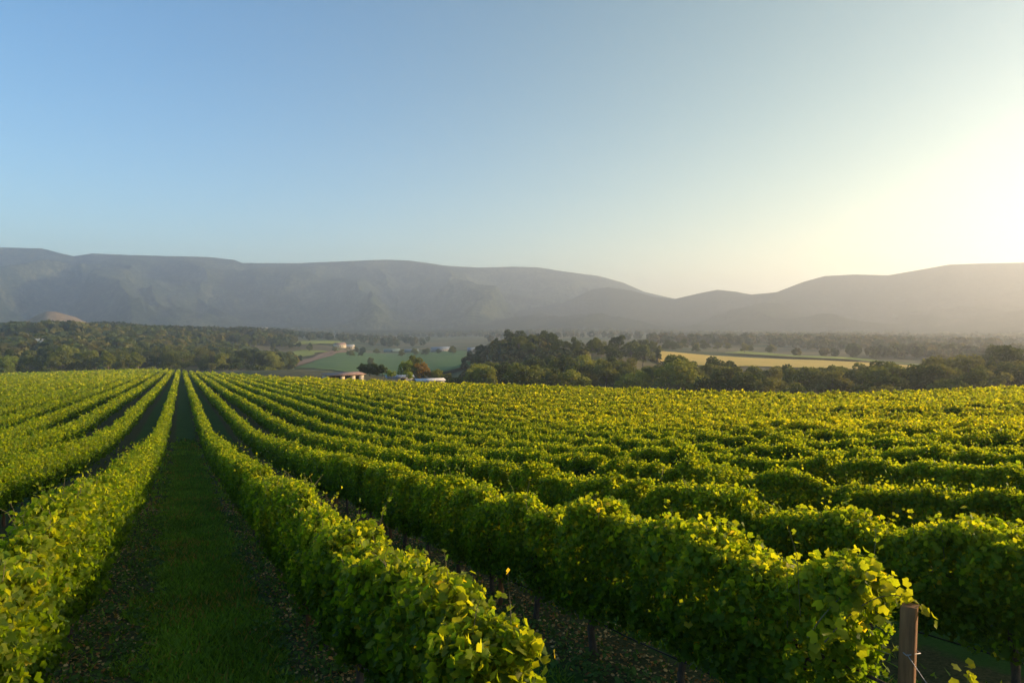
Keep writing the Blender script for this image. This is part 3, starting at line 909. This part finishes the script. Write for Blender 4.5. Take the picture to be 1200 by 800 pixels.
put_tree(480, 214, 3.0, 'lime', 'shrub', 'lime green bush in front of the blue and white roofs', cat='bush')
put_tree(556, 255, 9, 'golden', 'round', 'golden tree at the left end of the front tree belt')
put_tree(585, 255, 11.5, 'golden', 'column', 'upright golden tree near the left end of the front belt', wide=1.2)
put_tree(1035, 215, 13.5, 'olive', 'round', 'broad dome-crowned tree, tallest of the right front belt', wide=1.2)
put_tree(1165, 330, 15, 'dark', 'round', 'dark round-headed tree standing in the right-hand mist')
put_tree(1195, 260, 14, 'dark', 'round', 'large dark tree at the right edge of the belt', wide=1.1)
scatter(16, 372, 575, 780, 930, 6, 10, ['dark', 'olive', 'khaki'], ['round'], 'tree among the far sheds beyond the green field', 'trees among the far sheds', wide=1.1)
# front belt behind the right-hand edge of the vineyard
scatter(58, 560, 860, 215, 300, 8.5, 14, ['olive', 'dark', 'khaki', 'dark', 'golden'], ['round', 'round', 'tall'], 'tree in the belt behind the middle of the vineyard', 'front tree belt, middle', wide=1.1)
scatter(50, 840, 1225, 190, 270, 8.5, 12, ['dark', 'olive', 'dark', 'khaki'], ['round'], 'tree in the belt below the right-hand hills', 'front tree belt, right', wide=1.15)
# knoll with tall trees
scatter(32, 552, 720, 370, 490, 7, 12, ['dark', 'dark', 'olive'], ['round', 'tall'], 'tall tree on the knoll above the front belt', 'trees on the middle knoll')
scatter(10, 722, 778, 420, 520, 12, 16, ['dark', 'olive'], ['round', 'tall'], 'tree in the clump left of the golden field', 'clump left of the golden field')
scatter(16, 775, 908, 640, 760, 8, 12, ['dark', 'khaki'], ['round'], 'tree along the far edge of the golden field', 'trees beyond the golden field')

# far woods: too many to count
def far_woods():
    mb = MB()
    def blobs(n, p0, p1, r0, r1, hmin, hmax, cols, thr=0.40):
        px = rng.uniform(p0, p1, n); r = r0 * (r1 / r0) ** rng.random(n)
        a = np.arctan((px - 600) / 800) + R(YAW)
        x = r * np.sin(a); y = r * np.cos(a)
        dens = fbm(x / 260, y / 260, 91, 3)
        keep = dens > thr
        x, y, r = x[keep], y[keep], r[keep]
        z = ground_z(x, y)
        n = len(x)
        h = rng.uniform(hmin, hmax, n)
        K = 46
        d = rng.normal(size=(n, K, 3)); d /= np.linalg.norm(d, axis=2, keepdims=True)
        c = np.stack([x, y, z + h * 0.58], 1)[:, None] + d * np.stack([h * 0.5, h * 0.5, h * 0.45], 1)[:, None] * rng.uniform(0.7, 1.05, (n, K, 1))
        col = np.array(cols)[rng.integers(0, len(cols), n)]
        tint = np.repeat(col, K, 0) * rng.uniform(0.65, 1.35, (n * K, 1))
        nn = d.reshape(-1, 3) + rng.normal(size=(n * K, 3)) * 0.4
        place_leaves(mb, c.reshape(-1, 3), nn, np.repeat(h * 0.42, K), tint, TF)
    pal = [(0.03, 0.045, 0.02), (0.045, 0.055, 0.022), (0.07, 0.065, 0.03)]
    blobs(900, -60, 340, 560, 1000, 9, 13, [(0.07, 0.085, 0.028), (0.045, 0.06, 0.022), (0.11, 0.10, 0.035)])
    blobs(520, 545, 765, 300, 560, 3.5, 7, pal + [(0.09, 0.085, 0.03)], 0.45)
    blobs(240, 1090, 1280, 290, 640, 3.5, 8, pal, 0.40)
    blobs(420, 930, 1280, 620, 1000, 6, 11, pal, 0.46)
    blobs(1500, -60, 345, 980, 2000, 11, 15, pal)
    blobs(700, 350, 760, 1150, 2600, 9, 13, pal)
    blobs(1500, -60, 800, 1900, 2700, 9, 14, pal)
    blobs(1300, 760, 1280, 900, 2300, 10, 14, pal)
    o = mb.build('woods', M['tree_leaf'], tint=True)
    tag(o, 'distant hazy woods spread over the valley floor to the mountain foot', 'woods', kind='stuff')
far_woods()

# ------------------------------------------------------------------ buildings
def gable(name, px, r, wid, dep, hgt, rise, rz, wall, roof, label, cat, openings=(), lean=0.0, group=None, sink=0.3, lift=0.0):
    x, y = polar(px, r)
    o = empty(name, (x, y, gz(x, y) + lift), rz)
    mb = MB(); a, b = wid / 2, dep / 2
    mb.box(-a, a, -b, b, -sink - 1.5, hgt)
    # gable ends
    mb.add([(-a, -b, hgt), (-a, b, hgt), (-a, 0, hgt + rise)], [(0, 1, 2)]); mb.add([(a, -b, hgt), (a, 0, hgt + rise), (a, b, hgt)], [(0, 1, 2)])
    mb.build('wall', wall, o)
    rf = MB(); e = 0.35; th = 0.12
    for s in (-1, 1):
        V = [(-a - e, s * (b + e), hgt - rise * e / b + 0.03), (a + e, s * (b + e), hgt - rise * e / b + 0.03), (a + e, 0, hgt + rise + 0.03), (-a - e, 0, hgt + rise + 0.03)]
        V = V + [(p[0], p[1], p[2] + th) for p in V]
        rf.add(V, [(0, 1, 2, 3), (4, 5, 6, 7), (0, 1, 5, 4), (1, 2, 6, 5), (3, 0, 4, 7)])
    rf.build('roof', roof, o)
    for kind, cx, cz, w_, h_ in openings:
        q = MB(); q.box(cx - w_ / 2, cx + w_ / 2, -b - 0.05, -b + 0.06, cz - h_ / 2, cz + h_ / 2)
        p = q.build(kind, M['dark_opening'] if kind in ('doorway', 'door') else M['glass'], o)
        if kind == 'window':
            f = MB()
            for (x0, x1, z0, z1) in ((cx - w_ / 2 - .08, cx - w_ / 2, cz - h_ / 2 - .08, cz + h_ / 2 + .08), (cx + w_ / 2, cx + w_ / 2 + .08, cz - h_ / 2 - .08, cz + h_ / 2 + .08),
                                     (cx - w_ / 2, cx + w_ / 2, cz + h_ / 2, cz + h_ / 2 + .08), (cx - w_ / 2, cx + w_ / 2, cz - h_ / 2 - .08, cz - h_ / 2)):
                f.box(x0, x1, -b - 0.09, -b + 0.02, z0, z1)
            f.build('frame', M['white_roof'], p)
    tag(o, label, cat, group)
    return o

def face(px): # rotation that turns a front (-Y) towards the vineyard
    return -(math.atan((px - 600) / 800) + R(YAW))

def shed():
    px, r = 402, 214
    x, y = polar(px, r)
    o = empty('farm_shed', (x, y, gz(x, y) - 0.9), face(px) + R(24))
    mb = MB(); L = 11.5; D = 4.5; H = 2.7
    # back, ends, and front piers with open bays between them
    mb.box(-L / 2, L / 2, D / 2 - .2, D / 2, -2, H); mb.box(-L / 2, -L / 2 + .2, -D / 2, D / 2 - .2, -2, H - .1); mb.box(L / 2 - .2, L / 2, -D / 2 + .2, D / 2 - .2, -2, H - .1)
    mb.build('back_wall', M['cream_wall'], o)
    for x0, x1 in ((-1.9, -0.5), (1.4, 2.9), (4.1, L / 2)):
        m2 = MB(); m2.box(x0, x1, -D / 2, -D / 2 + .2, -1.5, H - .12); m2.build('front_wall', M['cream_wall'], o)
    m2 = MB(); m2.box(-L / 2 + .2, -1.9, -D / 2, -D / 2 + .2, -1.5, 0.9); m2.build('brick_base', M['brick_wall'], o)
    m2 = MB(); m2.box(-L / 2 + .2, L / 2 - .2, -D / 2 + 2.2, -D / 2 + 2.35, -1.5, H - .15); m2.build('bay_shade', M['dark_opening'], o)  # dark sheet standing for the shade within the open bays
    for xx in (-4.9, -3.5):
        m2 = MB(); m2.box(xx, xx + .12, -D / 2 + .02, -D / 2 + .16, 0.9, H - .12); m2.build('bay_post', M['post_wood'], o)
    rf = MB()
    V = [(-L / 2 - .5, -D / 2 - .6, H + .1), (L / 2 + .5, -D / 2 - .6, H + .1), (L / 2 + .5, D / 2 + .4, H + .55), (-L / 2 - .5, D / 2 + .4, H + .55)]
    V = V + [(a, b, c + .14) for a, b, c in V]
    rf.add(V, [(3, 2, 1, 0), (4, 5, 6, 7), (0, 1, 5, 4), (1, 2, 6, 5), (2, 3, 7, 6), (3, 0, 4, 7)])
    rf.build('roof', M['rust_roof'], o)
    tag(o, 'low cream and brick farm shed with open bays and a rusty flat roof', 'shed')
shed()
gable('farm_shed', 468, 226, 8.5, 5, 1.5, 0.4, face(468) + R(5), M['grey_wall'], M['blue_roof'], 'long low shed with a pale blue roof among lime bushes', 'shed', [('doorway', 1, .6, 1.6, 1.2)], lift=-0.5)
gable('farm_shed', 503, 224, 9, 5, 1.6, 0.45, face(504) + R(12), M['grey_wall'], M['white_roof'], 'long shed with a bright white roof below the rust orange tree', 'shed', [('doorway', 2, .7, 1.8, 1.3), ('window', -2.5, .9, .9, .6)], lift=-0.1)
W2 = [('door', 0, 1.0, 1.1, 2.0), ('window', -3.0, 1.5, 1.2, 1.0), ('window', 3.0, 1.5, 1.2, 1.0)]
gable('house', 398, 1000, 16, 9, 3.2, 2.4, face(398) + R(20), M['cream_wall'], M['rust_roof'], 'pinkish house left of the netted sheds across the valley', 'house', W2, lift=1.5)
gable('house', 410, 1010, 12, 8, 3.0, 2.2, face(410) - R(15), M['cream_wall'], M['white_roof'], 'small pale house just right of the pinkish house', 'house', W2, lift=1.5)
gable('greenhouse', 459, 960, 22, 12, 2.2, 1.3, face(459), M['net'], M['net'], 'teal netted greenhouse, leftmost on the far side of the green field', 'greenhouse', [('doorway', 0, 1.2, 2.4, 2.2)], lift=1.0)
gable('greenhouse', 482, 960, 18, 12, 2.0, 1.0, face(482) + R(12), M['net'], M['blue_roof'], 'bluish roofed greenhouse, second from the left beyond the green field', 'greenhouse', [('doorway', 0, 1.2, 2.4, 2.2)], lift=1.0)
gable('barn', 516, 900, 24, 12, 3.4, 2.4, face(516) + R(10), M['grey_wall'], M['blue_roof'], 'pale long barn in front of the knoll woods beyond the green field', 'barn', W2, lift=1.0)
gable('barn', 552, 830, 9, 8, 3.0, 2.0, face(552), M['grey_wall'], M['blue_roof'], 'small grey barn at the foot of the wooded knoll', 'barn', W2, lift=1.0)
gable('house', 46, 620, 6.5, 5, 2.6, 2.2, face(46) + R(25), M['white_roof'], M['white_roof'], 'white house peeping out of the left wood', 'house', [('door', 0, 1.0, .9, 1.9), ('window', -2, 1.5, .9, .8), ('window', 2, 1.5, .9, .8)], lift=7.5)
gable('factory', 306, 2050, 36, 16, 5, 2.5, face(306), M['white_roof'], M['white_roof'], 'long bright white building at the foot of the mountains', 'factory', [('window', -15, 5, 6, 3), ('window', 0, 5, 6, 3), ('window', 15, 5, 6, 3)], lift=8)

# ------------------------------------------------------------------ air
def haze():
    mb = MB(); mb.box(-6900, 6900, -6900, 6900, -75, 490)
    m = bpy.data.materials.new('haze'); m.use_nodes = True
    t = m.node_tree; t.nodes.remove(t.nodes['Principled BSDF'])
    v = t.nodes.new('ShaderNodeVolumePrincipled')
    v.inputs['Color'].default_value = (0.84, 0.91, 1.0, 1)
    v.inputs['Density'].default_value = HAZE_DENSITY
    v.inputs['Anisotropy'].default_value = HAZE_ANISO
    t.links.new(v.outputs[0], t.nodes['Material Output'].inputs['Volume'])
    o = mb.build('haze', m)
    tag(o, 'pale morning haze filling the valley air', 'haze', kind='stuff')
haze()
